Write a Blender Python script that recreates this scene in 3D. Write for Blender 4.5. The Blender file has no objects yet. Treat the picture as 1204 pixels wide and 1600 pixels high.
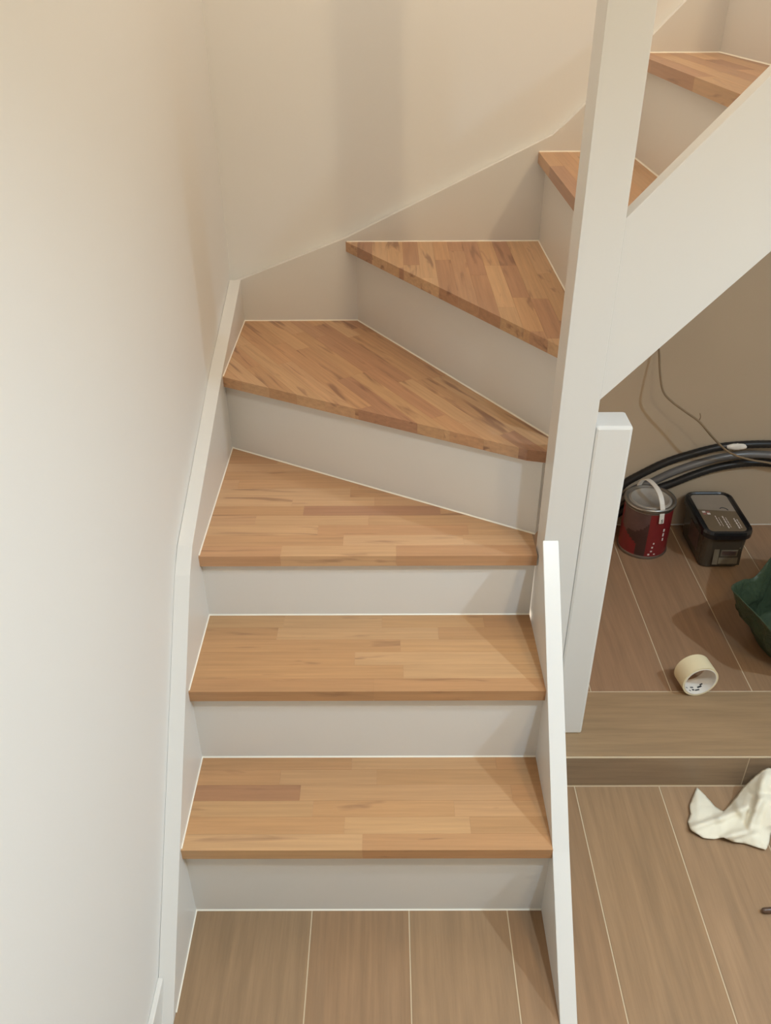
import bpy, bmesh, math, random
from mathutils import Vector, Matrix, noise

# ---------------------------------------------------------------- camera, light, exposure
scene = bpy.context.scene
COL = scene.collection
scene.view_settings.view_transform = 'Standard'
scene.view_settings.look = 'None'
scene.view_settings.gamma = 1.0
scene.view_settings.use_curve_mapping = False
scene.view_settings.exposure = 0.04

CAM = Vector((0.4195, -1.0827, 1.7409))
PITCH, YAW, ROLL, FPX = 0.5737, -0.0032, -0.0048, 1340.9
fwd = Vector((math.sin(YAW) * math.cos(PITCH), math.cos(YAW) * math.cos(PITCH), -math.sin(PITCH)))
rgt = Vector((math.cos(YAW), -math.sin(YAW), 0))
upv = rgt.cross(fwd)
r2 = math.cos(ROLL) * rgt + math.sin(ROLL) * upv
u2 = -math.sin(ROLL) * rgt + math.cos(ROLL) * upv
cam_data = bpy.data.cameras.new('camera')
cam = bpy.data.objects.new('camera', cam_data)
COL.objects.link(cam)
cam.matrix_world = Matrix(((r2.x, u2.x, -fwd.x, CAM.x), (r2.y, u2.y, -fwd.y, CAM.y), (r2.z, u2.z, -fwd.z, CAM.z), (0, 0, 0, 1)))
cam_data.sensor_fit = 'VERTICAL'
cam_data.sensor_height = 24.0
cam_data.lens = 24.0 * FPX / 1600.0
cam_data.clip_start = 0.02
scene.camera = cam

world = bpy.data.worlds.new('room_light')
scene.world = world
world.use_nodes = True
bg = world.node_tree.nodes['Background']
bg.inputs[0].default_value = (1.0, 0.86, 0.69, 1)
bg.inputs[1].default_value = 2.45


def lamp(name, loc, power, col, radius=0.05, spot=None, aim=None):
    d = bpy.data.lights.new(name, 'SPOT' if spot else 'POINT')
    d.energy = power
    d.color = col
    d.shadow_soft_size = radius
    if spot:
        d.spot_size = math.radians(spot)
        d.spot_blend = 0.9
    o = bpy.data.objects.new(name, d)
    COL.objects.link(o)
    o.location = loc
    if aim:
        o.rotation_euler = (Vector(aim) - Vector(loc)).to_track_quat('-Z', 'Y').to_euler()
    return o


lamp('ceiling_bulb', (1.41, -0.88, 2.4), 24, (1.0, 0.79, 0.5), 0.03)
lamp('ceiling_downlight', (2.25, -0.5, 2.44), 118, (0.58, 0.8, 1.0), 0.03, 155, (2.25, -0.5, 0))
lamp('ceiling_downlight', (1.08, -0.8, 2.44), 80, (0.58, 0.8, 1.0), 0.03, 108, (0.57, -0.7, 0))

# ---------------------------------------------------------------- materials
MATS = {}


def principled(name, rough=0.5, spec=0.5):
    m = bpy.data.materials.new(name)
    m.use_nodes = True
    nt = m.node_tree
    b = nt.nodes['Principled BSDF']
    b.inputs['Roughness'].default_value = rough
    b.inputs['Specular IOR Level'].default_value = spec
    MATS[name] = m
    return m, nt, b


def N(nt, kind, **kw):
    n = nt.nodes.new(kind)
    for k, v in kw.items():
        setattr(n, k, v)
    return n


def mat_plain(name, col, rough=0.5, spec=0.5, var=0.04, scale=6.0, bump=0.0, bscale=200.0, metal=0.0):
    m, nt, b = principled(name, rough, spec)
    tc = N(nt, 'ShaderNodeTexCoord')
    nz = N(nt, 'ShaderNodeTexNoise')
    nz.inputs['Scale'].default_value = scale
    nz.inputs['Detail'].default_value = 3
    nt.links.new(tc.outputs['Object'], nz.inputs['Vector'])
    mx = N(nt, 'ShaderNodeMix', data_type='RGBA')
    mx.inputs[6].default_value = (col[0] * (1 - var), col[1] * (1 - var), col[2] * (1 - var), 1)
    mx.inputs[7].default_value = (min(1, col[0] * (1 + var)), min(1, col[1] * (1 + var)), min(1, col[2] * (1 + var)), 1)
    nt.links.new(nz.outputs['Fac'], mx.inputs[0])
    nt.links.new(mx.outputs[2], b.inputs['Base Color'])
    b.inputs['Metallic'].default_value = metal
    if bump:
        n2 = N(nt, 'ShaderNodeTexNoise')
        n2.inputs['Scale'].default_value = bscale
        n2.inputs['Detail'].default_value = 4
        nt.links.new(tc.outputs['Object'], n2.inputs['Vector'])
        bp = N(nt, 'ShaderNodeBump')
        bp.inputs['Strength'].default_value = bump
        bp.inputs['Distance'].default_value = 0.002
        nt.links.new(n2.outputs['Fac'], bp.inputs['Height'])
        nt.links.new(bp.outputs['Normal'], b.inputs['Normal'])
    return m


def mat_wood(name, rough, streak, streak_col, grain=0.18, stretch=(1.2, 30, 30), contrast=(0.60, 0.68), spec=0.4):
    """wood whose base colour is the object's own colour; grain along the object's local x"""
    m, nt, b = principled(name, rough, spec)
    L = nt.links.new
    tc = N(nt, 'ShaderNodeTexCoord')
    oi = N(nt, 'ShaderNodeObjectInfo')
    # every piece is cut from another place in the log
    off = N(nt, 'ShaderNodeVectorMath', operation='SCALE')
    comb = N(nt, 'ShaderNodeCombineXYZ')
    L(oi.outputs['Random'], comb.inputs[0])
    L(oi.outputs['Random'], comb.inputs[1])
    L(oi.outputs['Random'], comb.inputs[2])
    L(comb.outputs[0], off.inputs[0])
    off.inputs['Scale'].default_value = 37.0
    add = N(nt, 'ShaderNodeVectorMath', operation='ADD')
    L(tc.outputs['Object'], add.inputs[0])
    L(off.outputs[0], add.inputs[1])
    mp = N(nt, 'ShaderNodeMapping')
    mp.inputs['Scale'].default_value = stretch
    L(add.outputs[0], mp.inputs['Vector'])
    g = N(nt, 'ShaderNodeTexNoise')
    g.inputs['Scale'].default_value = 4.0
    g.inputs['Detail'].default_value = 6
    g.inputs['Roughness'].default_value = 0.62
    L(mp.outputs[0], g.inputs['Vector'])
    # broad, low contrast figure
    rg = N(nt, 'ShaderNodeMapRange')
    rg.inputs['From Min'].default_value = 0.3
    rg.inputs['From Max'].default_value = 0.7
    rg.inputs['To Min'].default_value = 1.0 - grain
    rg.inputs['To Max'].default_value = 1.0 + grain
    L(g.outputs['Fac'], rg.inputs['Value'])
    mul = N(nt, 'ShaderNodeVectorMath', operation='SCALE')
    L(oi.outputs['Color'], mul.inputs[0])
    L(rg.outputs[0], mul.inputs['Scale'])
    # heartwood streaks
    mp2 = N(nt, 'ShaderNodeMapping')
    mp2.inputs['Scale'].default_value = (stretch[0] * 1.6, stretch[1] * 0.55, stretch[2] * 0.55)
    L(add.outputs[0], mp2.inputs['Vector'])
    s = N(nt, 'ShaderNodeTexNoise')
    s.inputs['Scale'].default_value = 2.3
    s.inputs['Detail'].default_value = 3
    s.inputs['Distortion'].default_value = 0.5
    L(mp2.outputs[0], s.inputs['Vector'])
    rs = N(nt, 'ShaderNodeMapRange')
    rs.inputs['From Min'].default_value = contrast[0]
    rs.inputs['From Max'].default_value = contrast[1]
    rs.inputs['To Min'].default_value = 0
    rs.inputs['To Max'].default_value = streak
    rs.clamp = True
    L(s.outputs['Fac'], rs.inputs['Value'])
    mx = N(nt, 'ShaderNodeMix', data_type='RGBA')
    L(rs.outputs[0], mx.inputs[0])
    L(mul.outputs[0], mx.inputs[6])
    mx.inputs[7].default_value = streak_col + (1,)
    L(mx.outputs[2], b.inputs['Base Color'])
    bp = N(nt, 'ShaderNodeBump')
    bp.inputs['Strength'].default_value = 0.08
    bp.inputs['Distance'].default_value = 0.001
    L(g.outputs['Fac'], bp.inputs['Height'])
    L(bp.outputs['Normal'], b.inputs['Normal'])
    return m


WALL = mat_plain('matte_wall_paint', (0.80, 0.782, 0.745), 0.65, 0.3, 0.012, 2.5, 0.06, 160)
PAINT = mat_plain('satin_white_paint', (0.725, 0.70, 0.655), 0.33, 0.5, 0.012, 4, 0.03, 90)
CAULK = mat_plain('cream_sealant', (0.86, 0.80, 0.68), 0.5, 0.4, 0.03, 30)
BEECH = mat_wood('beech_stave', 0.34, 0.55, (0.20, 0.095, 0.055), 0.10, contrast=(0.63, 0.72))
BEECH_HEART = mat_wood('beech_heartwood_stave', 0.34, 0.70, (0.19, 0.085, 0.05), 0.13, contrast=(0.58, 0.68))
GLUE = mat_plain('glue_line', (0.36, 0.19, 0.11), 0.5, 0.3)
TILE = mat_wood('wood_look_tile', 0.42, 0.28, (0.22, 0.145, 0.085), 0.15, (1.0, 16, 16), (0.52, 0.72))
GROUT = mat_plain('beige_grout', (0.56, 0.44, 0.295), 0.8, 0.2, 0.06, 40)
UNDER = mat_plain('shaded_wall_tan', (0.43, 0.335, 0.235), 0.40, 0.4, 0.05, 3, 0.1, 60)  # wall tone darkened to tan, carries the shade under the upper flight
BLACK = mat_plain('black_conduit_plastic', (0.020, 0.017, 0.015), 0.4, 0.3, 0.3, 20)
GREY_PIPE = mat_plain('grey_conduit_plastic', (0.135, 0.122, 0.112), 0.32, 0.5, 0.2, 20)
CABLE = mat_plain('brown_cable', (0.22, 0.15, 0.085), 0.5, 0.4, 0.1, 30)
TORN = mat_plain('torn_insulation', (0.72, 0.66, 0.58), 0.8, 0.2, 0.15, 60)
METAL = mat_plain('tin_metal', (0.30, 0.28, 0.255), 0.32, 0.5, 0.05, 20, metal=0.9)
LIDGREY = mat_plain('dull_tin_lid', (0.42, 0.38, 0.33), 0.4, 0.5, 0.25, 14, metal=0.35)
RED = mat_plain('red_can_label', (0.17, 0.013, 0.014), 0.35, 0.5, 0.15, 30)
MAROON = mat_plain('dark_can_label', (0.045, 0.018, 0.015), 0.3, 0.5, 0.5, 18)
GREYBROWN = mat_plain('greyish_can_label', (0.105, 0.056, 0.049), 0.3, 0.5, 0.45, 22)
PRINT = mat_plain('pale_print', (0.62, 0.55, 0.50), 0.5, 0.3)
INK = mat_plain('dark_print', (0.03, 0.028, 0.028), 0.5, 0.3)
STRAP = mat_plain('white_strap_plastic', (0.72, 0.66, 0.58), 0.4, 0.5)
TUBBLACK = mat_plain('black_tub_plastic', (0.012, 0.011, 0.011), 0.22, 0.5, 0.2, 10)
TUBBODY = mat_plain('smoky_tub_plastic', (0.052, 0.041, 0.028), 0.2, 0.6, 0.3, 25)
LABELTOP = mat_plain('grey_label_photo', (0.27, 0.22, 0.17), 0.35, 0.5, 0.15, 18)
LABELBROWN = mat_plain('brown_label', (0.15, 0.105, 0.062), 0.35, 0.5, 0.15, 18)
LABELFRONT = mat_plain('front_label', (0.15, 0.12, 0.08), 0.35, 0.5, 0.5, 30)
LABELRED = mat_plain('red_badge_print', (0.30, 0.12, 0.10), 0.5, 0.4)
TAPE = mat_plain('cream_tape', (0.72, 0.61, 0.39), 0.45, 0.4, 0.03, 30)
CORE = mat_plain('cardboard_core', (0.70, 0.64, 0.56), 0.6, 0.3, 0.1, 40)
CLOTH = mat_plain('white_rag_cloth', (0.80, 0.73, 0.58), 0.9, 0.1, 0.03, 15, 0.25, 500)
TOOLWOOD = mat_plain('dark_brown_tool', (0.10, 0.055, 0.035), 0.35, 0.5, 0.2, 40)


def mat_bag():
    m, nt, b = principled('green_bag_film', 0.34, 0.4)
    tc = N(nt, 'ShaderNodeTexCoord')
    nz = N(nt, 'ShaderNodeTexNoise')
    nz.inputs['Scale'].default_value = 9
    nz.inputs['Detail'].default_value = 4
    nt.links.new(tc.outputs['Object'], nz.inputs['Vector'])
    mx = N(nt, 'ShaderNodeMix', data_type='RGBA')
    mx.inputs[6].default_value = (0.026, 0.041, 0.022, 1)
    mx.inputs[7].default_value = (0.082, 0.112, 0.062, 1)
    nt.links.new(nz.outputs['Fac'], mx.inputs[0])
    nt.links.new(mx.outputs[2], b.inputs['Base Color'])
    w = N(nt, 'ShaderNodeTexNoise')
    w.inputs['Scale'].default_value = 26
    w.inputs['Detail'].default_value = 5
    w.inputs['Distortion'].default_value = 1.5
    nt.links.new(tc.outputs['Object'], w.inputs['Vector'])
    bp = N(nt, 'ShaderNodeBump')
    bp.inputs['Strength'].default_value = 0.5
    bp.inputs['Distance'].default_value = 0.01
    nt.links.new(w.outputs['Fac'], bp.inputs['Height'])
    nt.links.new(bp.outputs['Normal'], b.inputs['Normal'])
    tr = N(nt, 'ShaderNodeBsdfTranslucent')
    tr.inputs['Color'].default_value = (0.09, 0.14, 0.07, 1)
    ms = N(nt, 'ShaderNodeMixShader')
    ms.inputs[0].default_value = 0.22
    nt.links.new(b.outputs[0], ms.inputs[1])
    nt.links.new(tr.outputs[0], ms.inputs[2])
    nt.links.new(ms.outputs[0], nt.nodes['Material Output'].inputs[0])
    return m


BAG = mat_bag()


# ---------------------------------------------------------------- helpers
def link(name, mesh, mat=None, parent=None, loc=None, rz=0.0):
    o = bpy.data.objects.new(name, mesh)
    COL.objects.link(o)
    if mat:
        mesh.materials.append(mat)
    if parent:
        o.parent = parent
    if loc:
        o.location = loc
    o.rotation_euler = (0, 0, rz)
    return o


def from_bm(name, bm, mat=None, parent=None, smooth=False, **kw):
    me = bpy.data.meshes.new(name)
    bmesh.ops.recalc_face_normals(bm, faces=bm.faces)
    bm.to_mesh(me)
    bm.free()
    if smooth:
        for p in me.polygons:
            p.use_smooth = True
    return link(name, me, mat, parent, **kw)


def empty(name, loc):
    o = bpy.data.objects.new(name, None)
    COL.objects.link(o)
    o.location = loc
    o.empty_display_size = 0.05
    return o


def tag(o, label=None, cat=None, group=None, kind=None):
    if label: o['label'] = label
    if cat: o['category'] = cat
    if group: o['group'] = group
    if kind: o['kind'] = kind
    return o


def prism_bm(poly, lo, hi, axis='z', bevel=0.0):
    """extrude a 2-D polygon: axis z -> (x,y); x -> (y,z); y -> (x,z)"""
    bm = bmesh.new()

    def P(p, h):
        return {'z': (p[0], p[1], h), 'x': (h, p[0], p[1]), 'y': (p[0], h, p[1])}[axis]
    a = [bm.verts.new(P(p, lo)) for p in poly]
    b = [bm.verts.new(P(p, hi)) for p in poly]
    n = len(poly)
    bm.faces.new(a)
    bm.faces.new(b)
    for i in range(n):
        bm.faces.new((a[i], a[(i + 1) % n], b[(i + 1) % n], b[i]))
    if bevel:
        bmesh.ops.bevel(bm, geom=bm.edges[:], offset=bevel, segments=2, affect='EDGES', profile=0.5)
    return bm


def box_bm(x0, x1, y0, y1, z0, z1, bevel=0.0):
    return prism_bm([(x0, y0), (x1, y0), (x1, y1), (x0, y1)], z0, z1, 'z', bevel)


def add_box(bm, x0, x1, y0, y1, z0, z1):
    v = [bm.verts.new((x, y, z)) for z in (z0, z1) for x, y in ((x0, y0), (x1, y0), (x1, y1), (x0, y1))]
    for f in ((0, 1, 2, 3), (4, 5, 6, 7), (0, 1, 5, 4), (1, 2, 6, 5), (2, 3, 7, 6), (3, 0, 4, 7)):
        bm.faces.new([v[i] for i in f])


def clip(poly, a, b, c):
    """keep a*x+b*y<=c"""
    out = []
    for i in range(len(poly)):
        p, q = poly[i], poly[(i + 1) % len(poly)]
        dp, dq = a * p[0] + b * p[1] - c, a * q[0] + b * q[1] - c
        if dp <= 0:
            out.append(p)
        if dp * dq < 0:
            t = dp / (dp - dq)
            out.append((p[0] + t * (q[0] - p[0]), p[1] + t * (q[1] - p[1])))
    return out


def area(poly):
    return abs(sum(poly[i][0] * poly[(i + 1) % len(poly)][1] - poly[(i + 1) % len(poly)][0] * poly[i][1] for i in range(len(poly)))) / 2


def dedupe(poly, e=1e-5):
    out = []
    for p in poly:
        if not out or (abs(p[0] - out[-1][0]) + abs(p[1] - out[-1][1])) > e:
            out.append(p)
    if len(out) > 1 and (abs(out[0][0] - out[-1][0]) + abs(out[0][1] - out[-1][1])) < e:
        out.pop()
    return out


def smooth_path(pts, n=8):
    pts = [Vector(p) for p in pts]
    out = []
    for i in range(len(pts) - 1):
        p0 = pts[max(i - 1, 0)]; p1 = pts[i]; p2 = pts[i + 1]; p3 = pts[min(i + 2, len(pts) - 1)]
        for k in range(n):
            t = k / n
            out.append(0.5 * ((2 * p1) + (p2 - p0) * t + (2 * p0 - 5 * p1 + 4 * p2 - p3) * t * t + (3 * p1 - p0 - 3 * p2 + p3) * t ** 3))
    out.append(pts[-1])
    return out


def tube_bm(path, rad, seg=10, corrugate=0.0):
    bm = bmesh.new()
    rings = []
    prev = None
    for i, p in enumerate(path):
        t = (path[min(i + 1, len(path) - 1)] - path[max(i - 1, 0)]).normalized()
        if prev is None:
            prev = t.orthogonal().normalized()
        nrm = (prev - t * prev.dot(t)).normalized()
        prev = nrm
        bn = t.cross(nrm)
        r = rad * (1 + (corrugate if i % 2 else 0))
        rings.append([bm.verts.new(p + r * (math.cos(2 * math.pi * k / seg) * nrm + math.sin(2 * math.pi * k / seg) * bn)) for k in range(seg)])
    for a, b in zip(rings, rings[1:]):
        for k in range(seg):
            bm.faces.new((a[k], a[(k + 1) % seg], b[(k + 1) % seg], b[k]))
    bm.faces.new(rings[0])
    bm.faces.new(rings[-1])
    return bm


def lathe_bm(profile, seg=40, close=False):
    bm = bmesh.new()
    rings = [[bm.verts.new((r * math.cos(2 * math.pi * k / seg), r * math.sin(2 * math.pi * k / seg), z)) for k in range(seg)] for r, z in profile]
    pairs = list(zip(rings, rings[1:])) + ([(rings[-1], rings[0])] if close else [])
    for a, b in pairs:
        for k in range(seg):
            bm.faces.new((a[k], a[(k + 1) % seg], b[(k + 1) % seg], b[k]))
    if not close:
        bm.faces.new(rings[0])
        bm.faces.new(rings[-1])
    return bm


def ray(px, axis, val):
    """where the sight line of a photo pixel meets a plane of the room (used to take measurements)"""
    d = fwd + r2 * ((px[0] - 602) / FPX) - u2 * ((px[1] - 800) / FPX)
    return CAM + d * ((val - CAM[axis]) / d[axis])


# ---------------------------------------------------------------- measures
W = 0.75                       # clear width between the stringers
H = [0, 0.2295, 0.4479, 0.6285, 0.8445, 1.0735, 1.3070, 1.5378, 1.768]
Y1, Y2 = 0.2247, 0.4592        # nosings of the second and third tread
T = 0.027                      # tread thickness
NOSE = 0.0167
B = 1.344                      # face of the string on the back wall
WX, WY = -0.033, 1.366         # wall planes
PZ, PY = 0.103, 0.348          # tiled platform: height, front edge

# ---------------------------------------------------------------- setting
XR, YF = 2.7, -2.6
tag(from_bm('wall_left', box_bm(WX - 0.12, WX, YF, WY + 0.12, -0.1, 2.9), WALL), 'smooth white painted wall left of the stairs', None, None, 'structure')
tag(from_bm('wall_back', box_bm(WX, XR, WY, WY + 0.12, -0.1, 2.9), WALL), 'smooth white wall behind the winding stairs', None, None, 'structure')
tag(from_bm('wall_right', box_bm(XR, XR + 0.12, YF, WY + 0.12, -0.1, 2.9), WALL), 'white wall on the right side of the room', None, None, 'structure')
tag(from_bm('wall_front', box_bm(WX - 0.12, XR + 0.12, YF - 0.12, YF, -0.1, 2.9), WALL), 'white wall behind the viewer', None, None, 'structure')
tag(from_bm('ceiling', prism_bm([(WX, YF), (XR, YF), (XR, WY), (1.50, WY), (1.50, 0.30), (WX, 0.30)], 2.5, 2.75), WALL), 'white ceiling with the stairwell opening', None, None, 'structure')
floor = tag(from_bm('floor', box_bm(WX, XR, YF, PY + 0.01, -0.08, -0.0009), GROUT), 'wood-look tiled floor with pale grout', None, None, 'structure')
plat = tag(from_bm('platform', box_bm(W + 0.004, XR, PY + 0.0006, WY, -0.08, PZ - 0.0009), GROUT), 'low tiled platform under the upper stair flight', None, None, 'structure')

TILE_COLS = [(0.315, 0.194, 0.104), (0.29, 0.184, 0.101), (0.335, 0.206, 0.110), (0.30, 0.178, 0.094), (0.325, 0.202, 0.112)]


def plank(parent, x0, x1, y0, y1, z0, z1, along, col, gap=0.0013):
    """one wood-look tile with eased edges; its grain runs along its local x"""
    cx, cy = (x0 + x1) / 2, (y0 + y1) / 2
    if along == 'y':
        lx, ly, rz = (y1 - y0) / 2 - gap, (x1 - x0) / 2 - gap, math.pi / 2
    else:
        lx, ly, rz = (x1 - x0) / 2 - gap, (y1 - y0) / 2 - gap, 0
    bm = bmesh.new()
    c = 0.0007
    lo = [bm.verts.new((sx * lx, sy * ly, z0)) for sx, sy in ((-1, -1), (1, -1), (1, 1), (-1, 1))]
    mi = [bm.verts.new((sx * lx, sy * ly, z1 - c)) for sx, sy in ((-1, -1), (1, -1), (1, 1), (-1, 1))]
    hi = [bm.verts.new((sx * (lx - c), sy * (ly - c), z1)) for sx, sy in ((-1, -1), (1, -1), (1, 1), (-1, 1))]
    bm.faces.new(lo); bm.faces.new(hi)
    for a, b in ((lo, mi), (mi, hi)):
        for i in range(4):
            bm.faces.new((a[i], a[(i + 1) % 4], b[(i + 1) % 4], b[i]))
    o = from_bm('plank', bm, TILE, parent, loc=(cx, cy, 0), rz=rz)
    o.color = col + (1,)
    return o


random.seed(4)
tx = [WX, 0.2525, 0.463, 0.676, 0.8835, 1.0945, 1.305, 1.516, 1.727, 1.94, 2.15]
for i in range(len(tx) - 1):
    cuts = [PY - 0.001, -0.42 - 0.37 * ((i * 2) % 3), -1.7 + 0.2 * (i % 2), YF]
    for a, b in zip(cuts, cuts[1:]):
        plank(floor, tx[i], tx[i + 1], b, a, -0.01, 0.0, 'y', random.choice(TILE_COLS))
# platform: cross tile along the edge, planks running back, and the riser strip
for a, b, c in ((W + 0.006, 1.93, 1), (1.93, 2.6, 2)):
    plank(plat, a, b, PY + 0.002, 0.571, PZ - 0.01, PZ, 'x', [(0.305, 0.196, 0.105), (0.31, 0.2, 0.11)][c - 1])
px_ = [W + 0.006, 0.957, 1.170, 1.384, 1.597, 1.81, 2.02]
for i in range(len(px_) - 1):
    plank(plat, px_[i], px_[i + 1], 0.571, WY - 0.002, PZ - 0.01, PZ, 'y', [(0.285, 0.168, 0.09), (0.295, 0.170, 0.094), (0.275, 0.158, 0.086)][i % 3])
for a, b in ((W + 0.006, 1.299), (1.299, 2.5)):
    o = from_bm('plank', box_bm(-(b - a) / 2 + 0.0016, (b - a) / 2 - 0.0016, -0.0004, 0.0105, 0.0032, PZ - 0.0042), TILE, plat, loc=((a + b) / 2, PY, 0))
    o.color = (0.27, 0.185, 0.112, 1)

# tan sheet over the back wall, shade under the upper flight in its colour
tag(from_bm('under_stair_shade', prism_bm([(0.80, PZ + 0.006), (XR, PZ + 0.006), (XR, 1.9), (1.75, 1.9), (0.80, 0.66)], WY - 0.004, WY - 0.0002, 'y'), UNDER), 'tan sheet on the wall under the stairs, shade put into its colour', None, None, 'structure')

part_ = from_bm('edge_trim', box_bm(W + 0.006, 2.6, PY - 0.0008, PY + 0.0028, PZ - 0.0036, PZ + 0.0002, 0.0006), GROUT, plat)
# small baseboard in front of the wall string
tag(from_bm('baseboard_left', box_bm(WX, WX + 0.011, YF, -0.168, 0.0, 0.068, 0.002), PAINT), 'low white baseboard along the left wall', None, None, 'structure')

# ---------------------------------------------------------------- staircase
stairs = tag(empty('staircase', (W / 2, 0, 0)), 'white painted winding staircase with beech treads turning right', 'staircase')
SO = Vector((W / 2, 0, 0))


def part(name, bm, mat, smooth=False, label=None, parent=None):
    o = from_bm(name, bm, mat, parent or stairs, smooth)
    if parent is None:
        o.location = -SO
    if label:
        o['label'] = label
    return o


BEECH_COLS = [(0.482, 0.284, 0.155), (0.499, 0.301, 0.168), (0.469, 0.268, 0.144), (0.516, 0.316, 0.182), (0.456, 0.254, 0.138), (0.49, 0.288, 0.163)]
BEECH_DARK = [(0.396, 0.211, 0.122), (0.36, 0.189, 0.113), (0.414, 0.23, 0.135)]


def tread(k, poly, origin, ang, label, dark=0.12, pinker=0.0, special=()):
    z = H[k]
    core = [(p[0], p[1]) for p in poly]
    cx = sum(p[0] for p in core) / len(core)
    cy = sum(p[1] for p in core) / len(core)
    core_in = [(cx + (p[0] - cx) * 0.985, cy + (p[1] - cy) * 0.985) for p in core]
    t = part('tread', prism_bm([(p[0] - cx, p[1] - cy) for p in core_in], z - T + 0.0006, z - 0.0006), GLUE, label=label)
    t.location = (cx - SO.x, cy - SO.y, 0)
    ca, sa = math.cos(ang), math.sin(ang)
    loc = [((p[0] - origin[0]) * ca + (p[1] - origin[1]) * sa, -(p[0] - origin[0]) * sa + (p[1] - origin[1]) * ca) for p in poly]
    u0, u1 = min(p[0] for p in loc), max(p[0] for p in loc)
    v0, v1 = min(p[1] for p in loc), max(p[1] for p in loc)
    rnd = random.Random(100 + k * 7)
    v = v0 - rnd.uniform(0, 0.012)
    row = 0
    while v < v1 - 0.002:
        w = 0.0415
        if v + w > v1 - 0.010: w = v1 - v + 0.001
        u = u0 - rnd.uniform(0.0, 0.25)
        while u < u1:
            ln = rnd.uniform(0.20, 0.52)
            g = 0.00015
            q = clip(loc, -1, 0, -(u + g)); q = clip(q, 1, 0, u + ln - g) if q else q
            q = clip(q, 0, -1, -(v + g)) if q else q
            q = clip(q, 0, 1, v + w - g) if q else q
            q = dedupe(q) if q else q
            c = rnd.choice(BEECH_COLS) if rnd.random() > dark else rnd.choice(BEECH_DARK)
            f = rnd.uniform(0.95, 1.05) * (1.07 if k > 2 else 1.0)
            if q and len(q) > 2 and area(q) > 2e-5:
                mu = sum(p[0] for p in q) / len(q)
                mv = sum(p[1] for p in q) / len(q)
                bm = prism_bm([(p[0] - mu, p[1] - mv) for p in q], z - T, z)
                wx = origin[0] + mu * ca - mv * sa
                wy = origin[1] + mu * sa + mv * ca
                s = from_bm('stave', bm, BEECH_HEART if k in (4, 5) else BEECH, t, loc=(wx - cx, wy - cy, 0), rz=ang)
                s.color = (c[0] * f, c[1] * f * (1 + 0.03 * pinker), c[2] * f * (0.95 + 0.12 * pinker), 1)
            u += ln
        v += w
        row += 1
    return t


def riser(k, p0, p1, z0, z1, thick=0.018, bead=True):
    """board standing along the floor line p0 -> p1 (its face is on the right-hand side looking from p0 to p1)"""
    d = (Vector(p1) - Vector(p0)).normalized()
    n = Vector((-d.y, d.x))
    a, b = Vector(p0), Vector(p1)
    poly = [tuple(a), tuple(b), tuple(b + n * thick), tuple(a + n * thick)]
    o = part('riser', prism_bm(poly, z0, z1), PAINT)
    if bead:
        m = -n * 0.0026
        bm = bmesh.new()
        e = 0.0
        vs = [bm.verts.new(v) for v in ((a.x, a.y, z0 + 0.0026), (a.x + m.x, a.y + m.y, z0 + e), (a.x, a.y, z0 + e), (b.x, b.y, z0 + 0.0026), (b.x + m.x, b.y + m.y, z0 + e), (b.x, b.y, z0 + e))]
        for f in ((0, 1, 2), (3, 4, 5), (0, 1, 4, 3), (1, 2, 5, 4), (2, 0, 3, 5)):
            bm.faces.new([vs[i] for i in f])
        part('sealant_bead', bm, CAULK, parent=o)
    return o


# tread outlines (plan)
t1 = [(0, 0), (W, 0), (W, Y1 + NOSE), (0, Y1 + NOSE)]
t2 = [(0, Y1), (W, Y1), (W, Y2 + NOSE), (0, Y2 + NOSE)]
R4L, R4R = (0.0, 0.962), (0.757, 0.5435)           # foot of the fourth riser
t3 = [(0, Y2), (W, Y2), (W, 0.5475), R4L]
R5L, R5R = (0.333, B), (0.783, 0.606)              # foot of the fifth riser
t4 = [(0, 0.941), (0.722, 0.551), (0.762, 0.541), (0.783, 0.606), R5L, (0, B)]
X6, X7, X8 = 0.8435, 1.0545, 1.268
t5 = [(0.304, B), (0.770, 0.573), (0.80, 0.545), (X6, 0.545), (X6, B)]
t6 = [(X6 - 0.022, B), (X6 - 0.022, 0.515), (X6 - 0.012, 0.48), (X7, 0.48), (X7, B)]
t7 = [(X7 - 0.018, B), (X7 - 0.018, 0.48), (X8 + 0.02, 0.48), (X8 - 0.015, B)]
t8 = [(X8 - 0.02, B), (X8 - 0.02, 0.48), (X8 + 0.22, 0.48), (X8 + 0.22, B)]
tread(1, t1, (0, 0), 0, 'beech stave tread, lowest step of the stairs', 0.12, -1.0)
tread(2, t2, (0, Y1), 0, 'beech stave tread, second step from the floor', 0.06, -0.9)
tread(3, t3, (0, Y2), 0, 'beech stave tread tapering to the newel, third step from the floor', 0.10)
tread(4, t4, R5L, math.atan2(R5R[1] - R5L[1], R5R[0] - R5L[0]), 'kite-shaped beech winder tread in the wall corner', 0.22)
tread(5, t5, (X6, B), -math.pi / 2, 'triangular beech winder tread with dark heartwood streaks', 0.30)
tread(6, t6, (X6, B), -math.pi / 2, 'beech tread half hidden behind the newel post', 0.15)
tread(7, t7, (X7, B), -math.pi / 2, 'beech tread at the top right above the stringer', 0.25)
tread(8, t8, (X8, B), -math.pi / 2, None, 0.25)

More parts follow.
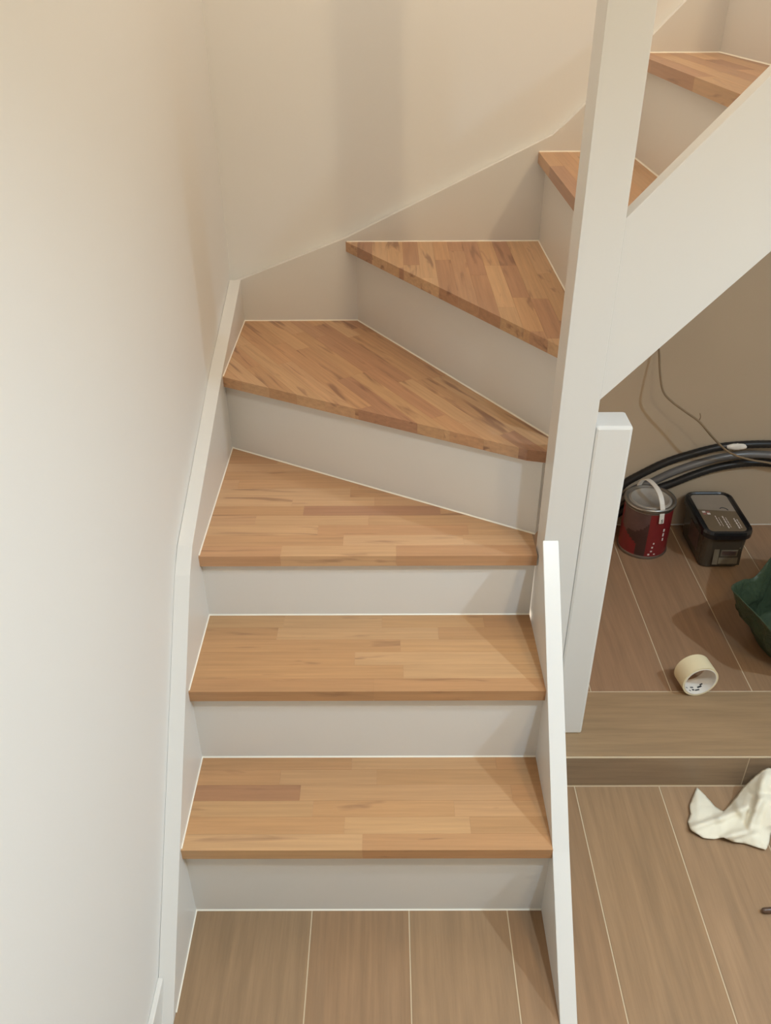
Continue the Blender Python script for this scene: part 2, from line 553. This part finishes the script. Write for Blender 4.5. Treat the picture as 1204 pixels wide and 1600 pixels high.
riser(1, (0, NOSE), (W, NOSE), 0, H[1] - T)
riser(2, (0, Y1 + NOSE), (W, Y1 + NOSE), H[1], H[2] - T)
riser(3, (0, Y2 + NOSE), (W, Y2 + NOSE), H[2], H[3] - T)
riser(4, R4L, R4R, H[3], H[4] - T)
riser(5, R5L, R5R, H[4], H[5] - T)
riser(6, (X6, B), (X6, 0.502), H[5], H[6] - T)
riser(7, (X7, B), (X7, 0.48), H[6], H[7] - T)
riser(8, (X8 - 0.015, B), (X8 + 0.02, 0.48), H[7], H[8] - T)

# strings
left_top = [(-0.226, 0.0), (-0.005, 0.236), (0.372, 0.642), (0.425, 0.683), (0.94, 0.856), (B, 0.966)]
part('string_board', prism_bm([(p[0], p[1]) for p in left_top] + [(B, 0.0)], WX + 0.0006, 0.0, 'x', 0.0012), PAINT, label='white string board climbing the left wall')
back_top = [(WX + 0.0006, 0.955), (0.0, 0.966), (0.305, 1.083), (0.855, 1.346), (0.895, 1.383), (0.935, 1.424), (1.50, 2.02)]
part('string_board', prism_bm(back_top + [(1.50, 1.45), (0.93, 0.86), (0.75, 0.62), (WX + 0.0006, 0.40)], B, WY - 0.0006, 'y', 0.0012), PAINT, label='white string board along the back wall')
right_top = [(-0.227, 0.0), (0.0, 0.222), (0.424, 0.694), (0.424, PZ), (PY - 0.003, PZ), (PY - 0.003, 0.0)]
part('stringer', prism_bm(right_top, W, W + 0.034, 'x', 0.0015), PAINT, label='narrow white outer stringer on the right of the lower steps')
# newel, short post beside it
NX0, NX1, NY0, NY1 = 0.7535, 0.8290, 0.424, 0.500
part('newel_post', box_bm(NX0, NX1, NY0, NY1, PZ, 2.42, 0.0012), PAINT, label='tall square white newel post')
part('short_post', box_bm(NX1 + 0.0003, 0.9035, NY0, 0.496, PZ, 0.964, 0.006), PAINT, label='short square white post with rounded top edge on the tiles')


def on_plane(px, y):
    p = ray(px, 1, y)
    return (p.x, p.z)


SY = 0.4275
a0, a1 = on_plane((983, 320), SY + 0.036), on_plane((1204, 100), SY + 0.036)
b0, b1 = on_plane((935, 627), SY), on_plane((1204, 393), SY)
st, sb = (a1[1] - a0[1]) / (a1[0] - a0[0]), (b1[1] - b0[1]) / (b1[0] - b0[0])
XE = 1.285
part('stringer', prism_bm([(NX1, a0[1] + st * (NX1 - a0[0])), (XE, a0[1] + st * (XE - a0[0])), (XE, b0[1] + sb * (XE - b0[0])), (NX1, b0[1] + sb * (NX1 - b0[0]))], SY, SY + 0.036, 'y', 0.0015), PAINT,
     label='wide white stringer of the upper flight rising right')
part('newel_post', box_bm(XE, XE + 0.076, 0.424, 0.5, b0[1] + sb * (XE - b0[0]) - 0.03, 2.55, 0.0025), PAINT)  # unseen upper post, added to cast the shadow edge on the back wall

# sealant along the wall-string feet
def bead_x(y0, y1, x, z, s=1):
    bm = bmesh.new()
    w = 0.0022
    vs = [bm.verts.new(v) for y in (y0, y1) for v in ((x, y, z), (x + s * w, y, z), (x, y, z + w))]
    for f in ((0, 1, 2), (3, 4, 5), (0, 1, 4, 3), (1, 2, 5, 4), (2, 0, 3, 5)):
        bm.faces.new([vs[i] for i in f])
    part('sealant_bead', bm, CAULK)


def bead_y(x0, x1, y, z):
    bm = bmesh.new()
    w = 0.0024
    vs = [bm.verts.new(v) for x in (x0, x1) for v in ((x, y, z), (x, y - w, z), (x, y, z + w))]
    for f in ((0, 1, 2), (3, 4, 5), (0, 1, 4, 3), (1, 2, 5, 4), (2, 0, 3, 5)):
        bm.faces.new([vs[i] for i in f])
    part('sealant_bead', bm, CAULK)


bead_x(-0.2, NOSE, 0.0, 0.0)
bead_x(0.004, Y1 + NOSE, 0.0, H[1])
bead_x(Y1 + 0.004, Y2 + NOSE, 0.0, H[2])
bead_x(Y2 + 0.004, 0.962, 0.0, H[3])
bead_x(0.945, B, 0.0, H[4])
bead_y(0.0, 0.333, B, H[4])
bead_y(0.307, X6, B, H[5])
bead_y(X6 - 0.02, X7, B, H[6])
bead_y(X7 - 0.018, X8 - 0.015, B, H[7])

# ---------------------------------------------------------------- cables on the wall under the stairs
def on_wall(px, y):
    return tuple(ray(px, 1, y))


up_c = [on_wall(p, 1.352) for p in ((974, 757), (1001, 741), (1041, 722), (1082, 709), (1122, 699), (1162, 695), (1204, 694), (1240, 696), (1290, 706))]
lead = [(1.055, 1.349, 0.118), (1.11, 1.351, 0.160), (1.16, 1.352, 0.205)]
tag(from_bm('conduit', tube_bm(smooth_path(lead + up_c, 10), 0.0125, 10, 0.05), BLACK, smooth=True), 'thick black conduit, uppermost on the wall under the stairs', 'conduit', 'conduits under the stairs')
up = bpy.data.objects['conduit']
patch = smooth_path([on_wall(p, 1.3405) for p in ((1136, 699), (1150, 697), (1166, 696))], 6)
bmp = bmesh.new()
bmesh.ops.create_uvsphere(bmp, u_segments=12, v_segments=8, radius=1.0)
pc = Vector(on_wall((1151, 698), 1.3425))
for v in bmp.verts:
    v.co = Vector((pc.x + v.co.x * 0.036 * (1 + 0.2 * noise.noise(v.co * 2)), pc.y + v.co.y * 0.0075, pc.z + v.co.z * 0.0115 * (1 + 0.35 * noise.noise(v.co * 3)) + 0.0))
from_bm('torn_patch', bmp, TORN, up, True)['label'] = 'pale torn patch on the conduit'
mid = [on_wall(p, 1.352) for p in ((985, 768), (1020, 752), (1050, 738), (1090, 724), (1130, 714), (1165, 710), (1204, 711), (1240, 715), (1290, 726))]
tag(from_bm('conduit', tube_bm(smooth_path([(1.10, 1.349, 0.118), (1.16, 1.351, 0.165)] + mid, 10), 0.0125, 10), GREY_PIPE, smooth=True), 'glossy grey conduit between the two black conduits', 'conduit', 'conduits under the stairs')
low = [on_wall(p, 1.352) for p in ((1000, 776), (1025, 764), (1050, 755), (1080, 743), (1114, 732), (1150, 725), (1180, 723), (1204, 724), (1240, 728), (1290, 740))]
tag(from_bm('conduit', tube_bm(smooth_path([(1.145, 1.349, 0.118), (1.20, 1.350, 0.163)] + low, 10), 0.0125, 10, 0.05), BLACK, smooth=True), 'thick black conduit, lowest on the wall behind the cans', 'conduit', 'conduits under the stairs')
thin = [(1024, 520, 1.35), (1029, 548, 1.335), (1031, 585, 1.31), (1036, 612, 1.29), (1050, 628, 1.28), (1070, 643, 1.27), (1092, 659, 1.26), (1112, 682, 1.26), (1132, 702, 1.28), (1150, 712, 1.305), (1175, 719, 1.32), (1204, 724, 1.325), (1260, 738, 1.33)]
cab = tag(from_bm('cable', tube_bm(smooth_path([on_wall((p[0], p[1]), p[2]) for p in thin], 8), 0.0034, 8), CABLE, smooth=True), 'thin brown cable hanging from the stringer down to the conduits', 'cable')
bmq = tube_bm(smooth_path([on_wall(p, 1.262) for p in ((1091, 658), (1094, 652), (1093, 646))], 4), 0.0015, 6)
from_bm('cable_tie', bmq, CABLE, cab, True)
for p, nm in (((1079, 595), 'x'), ((1025, 645), 'y')):
    pass

# ---------------------------------------------------------------- paint can
CX, CY = 1.258, 1.243
can = tag(empty('paint_can', (CX, CY, PZ)), 'red metal paint can with tin lid and white strap handle', 'paint can')
CR, CH = 0.0785, 0.188
# body with printed zones
seg = 90
bm = bmesh.new()
zs = [0.0, 0.004, 0.010] + [0.010 + 0.158 * i / 22 for i in range(1, 23)] + [0.176]
rs = [CR - 0.001, CR + 0.0015, CR - 0.002] + [CR - 0.002] * 22 + [CR - 0.001]
rings = [[bm.verts.new((r * math.cos(2 * math.pi * k / seg), r * math.sin(2 * math.pi * k / seg), z)) for k in range(seg)] for r, z in zip(rs, zs)]
for i in range(len(rings) - 1):
    for k in range(seg):
        f = bm.faces.new((rings[i][k], rings[i][(k + 1) % seg], rings[i + 1][(k + 1) % seg], rings[i + 1][k]))
        f.smooth = True
        a = math.degrees(2 * math.pi * (k + 0.5) / seg)   # 270 = towards the camera
        z = (zs[i] + zs[i + 1]) / 2
        wob = noise.noise(Vector((a * 0.05, z * 30, 1.0)))
        if i < 2 or i == len(rings) - 2:
            mi = 3
        elif 262 <= a <= 335:
            mi = 0
        elif 185 <= a < 262:
            if z < 0.030 + (262 - a) * 0.0009 and a < 238:
                mi = 0                      # red foot of the label
            elif z > 0.085 + (a - 215) * 0.0011 + wob * 0.03:
                mi = 2                      # greyish picture
            else:
                mi = 1
        else:
            mi = 0
        f.material_index = mi
bm.faces.new(rings[0])
body = from_bm('body', bm, None, can)
for m in (RED, MAROON, GREYBROWN, METAL):
    body.data.materials.append(m)
# lid: raised rim and pressed plate
prof = [(CR - 0.002, 0.174), (CR + 0.0025, 0.176), (CR + 0.003, 0.184), (CR + 0.001, CH), (CR - 0.005, CH), (CR - 0.007, 0.183), (CR - 0.014, 0.182), (CR - 0.016, 0.186), (CR - 0.020, 0.186), (CR - 0.022, 0.179), (0.01, 0.180)]
lidb = lathe_bm(prof, 48)
rim = from_bm('rim', lidb, METAL, can, True)
plate = from_bm('lid', lathe_bm([(CR - 0.010, 0.1805), (CR - 0.012, 0.1825), (CR - 0.0175, 0.1868), (CR - 0.0205, 0.1866), (CR - 0.0235, 0.181), (0.004, 0.1815)], 48), LIDGREY, can, True)
# print on the label: short strokes climbing the red field
for j, (a, z, w, h) in enumerate([(300, 0.105, 0.006, 0.010), (300, 0.088, 0.006, 0.012), (301, 0.070, 0.005, 0.010), (278, 0.060, 0.004, 0.006), (275, 0.030, 0.006, 0.005), (276, 0.045, 0.005, 0.006), (284, 0.018, 0.005, 0.004), (270, 0.018, 0.006, 0.006)]):
    an = math.radians(a)
    o = from_bm('label_print', box_bm(-w / 2, w / 2, -0.0004, 0.0006, -h / 2, h / 2), PRINT, body, loc=((CR - 0.0018) * math.cos(an), (CR - 0.0018) * math.sin(an), z), rz=an + math.pi / 2)
# strap handle
da = Vector((math.cos(math.radians(283)), math.sin(math.radians(283)), 0))
perp = Vector((-da.y, da.x, 0))
hs = []
for i in range(25):
    s = -1 + 2 * i / 24
    rr = 0.0845
    hgt = 0.150 + 0.088 * math.sqrt(max(0.0, 1 - abs(s) ** 2.6))
    hs.append(da * (rr * -s) + Vector((0, 0, hgt)))
hs[0].z, hs[-1].z = 0.142, 0.142
bm = bmesh.new()
prev = None
for i, p in enumerate(hs):
    t = (hs[min(i + 1, 24)] - hs[max(i - 1, 0)]).normalized()
    nn = t.cross(perp).normalized()
    wv = perp * 0.0078
    ring = [bm.verts.new(p + wv + nn * 0.0011), bm.verts.new(p - wv + nn * 0.0011), bm.verts.new(p - wv - nn * 0.0011), bm.verts.new(p + wv - nn * 0.0011)]
    if prev:
        for k in range(4):
            bm.faces.new((prev[k], prev[(k + 1) % 4], ring[(k + 1) % 4], ring[k]))
    else:
        bm.faces.new(ring)
    prev = ring
bm.faces.new(prev)
handle = from_bm('handle', bm, STRAP, can)


def text_mesh(name, s, size, mat, parent, mtx, depth=0.0003):
    cu = bpy.data.curves.new(name, 'FONT')
    cu.body = s
    cu.size = size
    cu.extrude = depth
    cu.align_x = 'CENTER'
    cu.align_y = 'CENTER'
    tmp = bpy.data.objects.new(name + '_tmp', cu)
    COL.objects.link(tmp)
    dg = bpy.context.evaluated_depsgraph_get()
    me = bpy.data.meshes.new_from_object(tmp.evaluated_get(dg))
    bpy.data.objects.remove(tmp)
    me.name = name
    me.materials.clear()
    o = link(name, me, mat, parent)
    o.matrix_local = mtx
    return o


pe = hs[0]
xax = perp.copy(); zax = da.copy(); yax = zax.cross(xax)
text_mesh('letter', 'S', 0.017, INK, handle, Matrix(((xax.x, yax.x, zax.x, pe.x + da.x * 0.0026), (xax.y, yax.y, zax.y, pe.y + da.y * 0.0026), (xax.z, yax.z, zax.z, pe.z + 0.009), (0, 0, 0, 1))))

# ---------------------------------------------------------------- rectangular tub
tub = tag(empty('plastic_tub', (1.4745, 1.222, PZ)), 'dark rectangular plastic tub with black lid and printed label', 'tub')


def rrect(hx, hy, r, n=5):
    pts = []
    for sx, sy, a0 in ((1, 1, 0), (-1, 1, 90), (-1, -1, 180), (1, -1, 270)):
        for k in range(n + 1):
            a = math.radians(a0 + 90 * k / n)
            pts.append((sx * (hx - r) + r * math.cos(a), sy * (hy - r) + r * math.sin(a)))
    return pts


def loft_rr(sections):
    bm = bmesh.new()
    rings = []
    for hx, hy, r, z in sections:
        rings.append([bm.verts.new((x, y, z)) for x, y in rrect(hx, hy, r)])
    n = len(rings[0])
    for a, b in zip(rings, rings[1:]):
        for k in range(n):
            bm.faces.new((a[k], a[(k + 1) % n], b[(k + 1) % n], b[k]))
    bm.faces.new(rings[0])
    bm.faces.new(rings[-1])
    return bm


from_bm('body', loft_rr([(0.055, 0.096, 0.020, 0.0), (0.059, 0.101, 0.022, 0.004), (0.065, 0.113, 0.026, 0.128)]), TUBBODY, tub)
lid = from_bm('lid', loft_rr([(0.066, 0.114, 0.030, 0.120), (0.0725, 0.124, 0.036, 0.122), (0.0735, 0.125, 0.037, 0.138), (0.071, 0.1225, 0.035, 0.146), (0.066, 0.1175, 0.031, 0.1465), (0.063, 0.1145, 0.029, 0.1425), (0.058, 0.110, 0.026, 0.1425)]), TUBBLACK, tub)
lab = loft_rr([(0.055, 0.107, 0.016, 0.1422), (0.055, 0.107, 0.016, 0.1432)])
geom = bmesh.ops.bisect_plane(lab, geom=lab.verts[:] + lab.edges[:] + lab.faces[:], plane_co=(0, 0.012, 0), plane_no=(0.12, 1, 0))
lo_ = from_bm('label', lab, None, lid)
lo_.data.materials.append(LABELTOP); lo_.data.materials.append(LABELBROWN)
for p in lo_.data.polygons:
    p.material_index = 0 if (p.center.y + 0.12 * p.center.x) > 0.012 else 1
bm = tube_bm(smooth_path([(0.012, 0.022, 0.1434), (0.020, 0.027, 0.1434), (0.030, 0.022, 0.1434), (0.034, 0.012, 0.1434)], 5), 0.0016, 6)
from_bm('print_curve', bm, INK, lo_)
for x in (-0.046, -0.034):
    for y in (-0.012, -0.001):
        from_bm('print_badge', box_bm(x, x + 0.009, y, y + 0.009, 0.143, 0.1436), LABELRED if (x < -0.04) == (y < -0.005) else PRINT, lo_)
rnd = random.Random(3)
for cxn, y0, y1, wd in ((-0.016, -0.075, -0.02, 0.0022), (-0.008, -0.078, -0.03, 0.0014), (0.004, -0.090, -0.02, 0.0034), (0.012, -0.085, -0.03, 0.0018), (0.034, -0.092, -0.035, 0.0036), (0.042, -0.088, -0.04, 0.0022)):
    y = y0
    while y < y1:
        ln = rnd.uniform(0.005, 0.014)
        from_bm('print_line', box_bm(cxn, cxn + wd, y, min(y1, y + ln), 0.143, 0.1435), PRINT, lo_)
        y += ln + 0.003
# front face label: panel with lighter boxes and a clear corner strip
fr = from_bm('front_label', box_bm(-0.030, 0.052, -0.0006, 0.0008, -0.047, 0.044), TUBBODY, tub, loc=(0, -0.1075, 0.064))
fr.rotation_euler = (math.radians(-5.4), 0, 0)
for x0, x1, z0, z1, m in ((-0.008, 0.046, 0.014, 0.036, LABELFRONT), (-0.008, 0.040, -0.014, 0.008, LABELFRONT), (-0.006, 0.036, -0.012, 0.004, GREYBROWN), (-0.012, 0.044, -0.042, -0.020, LABELFRONT), (-0.029, -0.014, -0.044, 0.040, LABELFRONT), (0.000, 0.030, 0.018, 0.024, TUBBODY)):
    from_bm('label_panel', box_bm(x0, x1, -0.0014, -0.0004, z0, z1), m, fr)
sl = from_bm('side_label', box_bm(-0.0008, 0.0008, -0.055, 0.030, -0.035, 0.035), GREYBROWN, tub, loc=(-0.0625, 0.0, 0.068))
sl.rotation_euler = (0, math.radians(-2.8), 0)

tub.scale = (1.07, 1.0, 1.0)

# ---------------------------------------------------------------- tape roll
TR, TL = 0.0485, 0.052
tape = tag(empty('tape_roll', (1.229, 0.582, PZ)), 'cream roll of adhesive tape lying on its side at the platform edge', 'tape roll')
rz = math.radians(9)


def ring_lathe(ro, ri, l, seg=48):
    bm = lathe_bm([(ro, -l / 2), (ro, l / 2), (ri, l / 2), (ri, -l / 2)], seg, True)
    bmesh.ops.rotate(bm, verts=bm.verts, cent=(0, 0, 0), matrix=Matrix.Rotation(math.radians(90), 3, 'X'))
    bmesh.ops.rotate(bm, verts=bm.verts, cent=(0, 0, 0), matrix=Matrix.Rotation(rz, 3, 'Z'))
    bmesh.ops.translate(bm, verts=bm.verts, vec=(0, 0, TR))
    return bm


tp = from_bm('tape_layers', ring_lathe(TR, TR - 0.0045, TL), TAPE, tape, True)
co = from_bm('core', ring_lathe(TR - 0.0046, TR - 0.0068, TL + 0.001), CORE, tape, True)
for o in (tp, co):
    md = o.modifiers.new('edge', 'EDGE_SPLIT'); md.split_angle = math.radians(40)
for a, y, w, l in ((262, -0.012, 0.006, 0.005), (276, -0.014, 0.016, 0.004), (262, -0.003, 0.009, 0.0035), (290, -0.006, 0.016, 0.005), (246, -0.016, 0.005, 0.003), (300, -0.001, 0.008, 0.004), (236, -0.008, 0.006, 0.003)):
    an = math.radians(a)
    bm = box_bm(-w / 2, w / 2, -l / 2, l / 2, -0.0004, 0.0004)
    r_ = TR - 0.0069
    m = Matrix.Translation((0, 0, TR)) @ Matrix.Rotation(rz, 4, 'Z') @ Matrix.Translation((r_ * math.cos(an), y, r_ * math.sin(an))) @ Matrix.Rotation(-(an + math.pi / 2), 4, 'Y')
    bmesh.ops.transform(bm, matrix=m, verts=bm.verts)
    from_bm('core_print', bm, INK, co)

# ---------------------------------------------------------------- green bag
def bag():
    base = Vector((1.60, 0.76, PZ))
    root = tag(empty('plastic_bag', tuple(base)), 'crumpled open dark green plastic bag on the platform at the right', 'bag')
    # rim control points (world), seen from above, anticlockwise starting at the far side
    rim = [(1.74, 0.93, 0.42), (1.60, 0.93, 0.43), (1.500, 0.860, 0.36), (1.447, 0.835, 0.285), (1.395, 0.800, 0.298), (1.345, 0.752, 0.310), (1.352, 0.700, 0.312), (1.383, 0.640, 0.297), (1.408, 0.590, 0.285), (1.450, 0.560, 0.285), (1.55, 0.54, 0.30), (1.70, 0.56, 0.33), (1.80, 0.66, 0.36), (1.82, 0.82, 0.40)]
    rimp = smooth_path(rim + [rim[0]], 8)[:-1]
    n = len(rimp)
    c_rim = Vector((1.585, 0.74, 0.3))
    bm = bmesh.new()
    rings = []
    L = 16
    for j in range(L + 1):
        t = j / L
        ring = []
        for i, p in enumerate(rimp):
            a = math.atan2(p.y - c_rim.y, p.x - c_rim.x)
            foot = Vector((1.60 + 0.135 * math.cos(a), 0.76 + 0.14 * math.sin(a), PZ + 0.003))
            q = p.lerp(foot, t)
            # slack folds, stronger in the middle
            k = math.sin(math.pi * min(1, t * 1.15)) if t < 0.87 else 0.15
            out = Vector((math.cos(a), math.sin(a), 0))
            f = noise.noise(Vector((math.cos(a) * 2.6, math.sin(a) * 2.6, t * 2.0))) * 0.020 + noise.noise(Vector((math.cos(a) * 7, math.sin(a) * 7, t * 4.0 + 5))) * 0.008 - abs(noise.noise(Vector((math.cos(a) * 5 + t * 2, math.sin(a) * 5, t * 2.2 + 9)))) * 0.016 + abs(noise.noise(Vector((math.cos(a) * 11, math.sin(a) * 11 + t * 5, t * 6 + 2)))) * 0.008
            q = q + out * (f * (0.25 + k) * (0.35 if t < 0.06 else 1.0) * (0.2 if t > 0.93 else 1) - 0.0)
            q.z -= 0.01 * k
            q.z = max(q.z, PZ + 0.003)
            ring.append(bm.verts.new(q - base))
        rings.append(ring)
    for a, b in zip(rings, rings[1:]):
        for k in range(n):
            bm.faces.new((a[k], a[(k + 1) % n], b[(k + 1) % n], b[k]))
    bm.faces.new(rings[-1])
    o = from_bm('bag_film', bm, BAG, root, True)
    s = o.modifiers.new('film', 'SOLIDIFY'); s.thickness = 0.0012
    # rolled hem along the rim
    hem = [p - base for p in rimp]
    bmh = tube_bm(hem + [hem[0]], 0.0010, 6)
    from_bm('hem', bmh, BAG, root, True)


bag()

# ---------------------------------------------------------------- white rag
def rag():
    out = [(1088, 1229), (1102, 1243), (1117, 1260), (1130, 1268), (1145, 1250), (1158, 1233), (1174, 1217), (1190, 1203), (1200, 1199), (1222, 1206), (1240, 1235), (1238, 1275), (1222, 1296), (1204, 1302), (1201, 1318), (1196, 1329), (1183, 1325), (1165, 1319), (1145, 1316), (1130, 1309), (1115, 1312), (1098, 1310), (1078, 1297), (1073, 1284), (1078, 1272), (1076, 1260), (1081, 1245)]
    org = ray((1140, 1280), 2, 0.0)

    def inside(x, y):
        c = False
        j = len(out) - 1
        for i in range(len(out)):
            xi, yi = out[i]; xj, yj = out[j]
            if (yi > y) != (yj > y) and x < (xj - xi) * (y - yi) / (yj - yi) + xi:
                c = not c
            j = i
        return c

    def edge_d(x, y):
        best = 1e9
        for i in range(len(out)):
            a = Vector(out[i]); b = Vector(out[(i + 1) % len(out)]); p = Vector((x, y))
            t = max(0, min(1, (p - a).dot(b - a) / (b - a).length_squared))
            best = min(best, (p - (a + (b - a) * t)).length)
        return best

    def height(x, y):
        e = edge_d(x, y)
        # lying left flap, gathered heap on the right leaning on the step
        h = 0.006 + 0.010 * min(1, e / 12)
        g = math.exp(-(((x - 1205) / 42) ** 2 + ((y - 1245) / 45) ** 2))
        h += 0.055 * g
        if y < 1240 and x > 1150:
            h += (1240 - y) / 40 * 0.055
        # ridges of the folds
        def ridge(ax, ay, bx, by, wdt, amp):
            a = Vector((ax, ay)); b = Vector((bx, by)); p = Vector((x, y))
            t = max(0, min(1, (p - a).dot(b - a) / (b - a).length_squared))
            d = (p - (a + (b - a) * t)).length
            return amp * math.exp(-(d / wdt) ** 2)
        h += ridge(1080, 1293, 1126, 1278, 5, 0.010) - ridge(1078, 1287, 1125, 1272, 4, 0.004)
        h += ridge(1126, 1278, 1165, 1262, 6, 0.012)
        h += ridge(1130, 1309, 1175, 1296, 5, 0.013)
        h += ridge(1172, 1290, 1190, 1248, 5, 0.016) - ridge(1165, 1285, 1180, 1245, 4, 0.008)
        h += ridge(1178, 1262, 1196, 1210, 6, 0.012)
        h += ridge(1150, 1255, 1160, 1275, 5, 0.009)
        h += 0.005 * noise.noise(Vector((x * 0.045, y * 0.045, 0))) + 0.0025 * noise.noise(Vector((x * 0.13, y * 0.13, 3)))
        return max(h, 0.003)

    # dense outline + interior points, triangulated
    pts = []
    for i in range(len(out)):
        a, b = Vector(out[i]), Vector(out[(i + 1) % len(out)])
        m = max(1, int((b - a).length / 3.5))
        for k in range(m):
            pts.append(tuple(a + (b - a) * (k / m)))
    nb = len(pts)
    rnd = random.Random(8)
    y = 1200
    while y < 1330:
        x = 1070 + (3 if (y // 3) % 2 else 0)
        while x < 1242:
            if inside(x, y) and edge_d(x, y) > 2.2:
                pts.append((x + rnd.uniform(-.4, .4), y + rnd.uniform(-.4, .4)))
            x += 3.4
        y += 3
    from mathutils.geometry import delaunay_2d_cdt
    vs, _, fs, *_ = delaunay_2d_cdt([Vector(p) for p in pts], [(i, (i + 1) % nb) for i in range(nb)], [], 1, 1e-4)
    verts = []
    for v in vs:
        h = height(v.x, v.y)
        p = ray((v.x, v.y), 2, h)
        if p.y > PY - 0.006:          # leans on the step
            p = ray((v.x, v.y), 1, PY - 0.006)
        verts.append(p - org)
    me = bpy.data.meshes.new('rag')
    me.from_pydata([tuple(v) for v in verts], [], [tuple(f) for f in fs])
    for p in me.polygons:
        p.use_smooth = True
    o = link('rag', me, CLOTH, None, loc=tuple(org))
    s = o.modifiers.new('cloth', 'SOLIDIFY'); s.thickness = 0.0022; s.offset = 0.0
    sm = o.modifiers.new('soft', 'SMOOTH'); sm.iterations = 2; sm.factor = 0.5
    tag(o, 'crumpled white rag on the floor tiles against the platform step', 'rag')


rag()

# ---------------------------------------------------------------- tool at the right edge
tp0 = ray((1189, 1424), 2, 0.006)
tool = tag(empty('hand_tool', (tp0.x, tp0.y, 0.0)), 'brown rounded end of a hand tool on the floor tiles', 'tool')
dirv = Vector((1.0, 0.05, 0)).normalized()
prof = [(0.002, 0.0), (0.0048, 0.002), (0.006, 0.006), (0.0065, 0.015), (0.0062, 0.05), (0.008, 0.09), (0.009, 0.12), (0.006, 0.13)]
bm = lathe_bm(prof, 16)
bmesh.ops.rotate(bm, verts=bm.verts, cent=(0, 0, 0), matrix=Vector((0, 0, 1)).rotation_difference(dirv).to_matrix())
bmesh.ops.translate(bm, verts=bm.verts, vec=(0, 0, 0.0092))
from_bm('handle', bm, TOOLWOOD, tool, True)
bm = lathe_bm([(0.003, 0.128), (0.003, 0.2), (0.0015, 0.21)], 10)
bmesh.ops.rotate(bm, verts=bm.verts, cent=(0, 0, 0), matrix=Vector((0, 0, 1)).rotation_difference(dirv).to_matrix())
bmesh.ops.translate(bm, verts=bm.verts, vec=(0, 0, 0.0092))
from_bm('shaft', bm, METAL, tool, True)
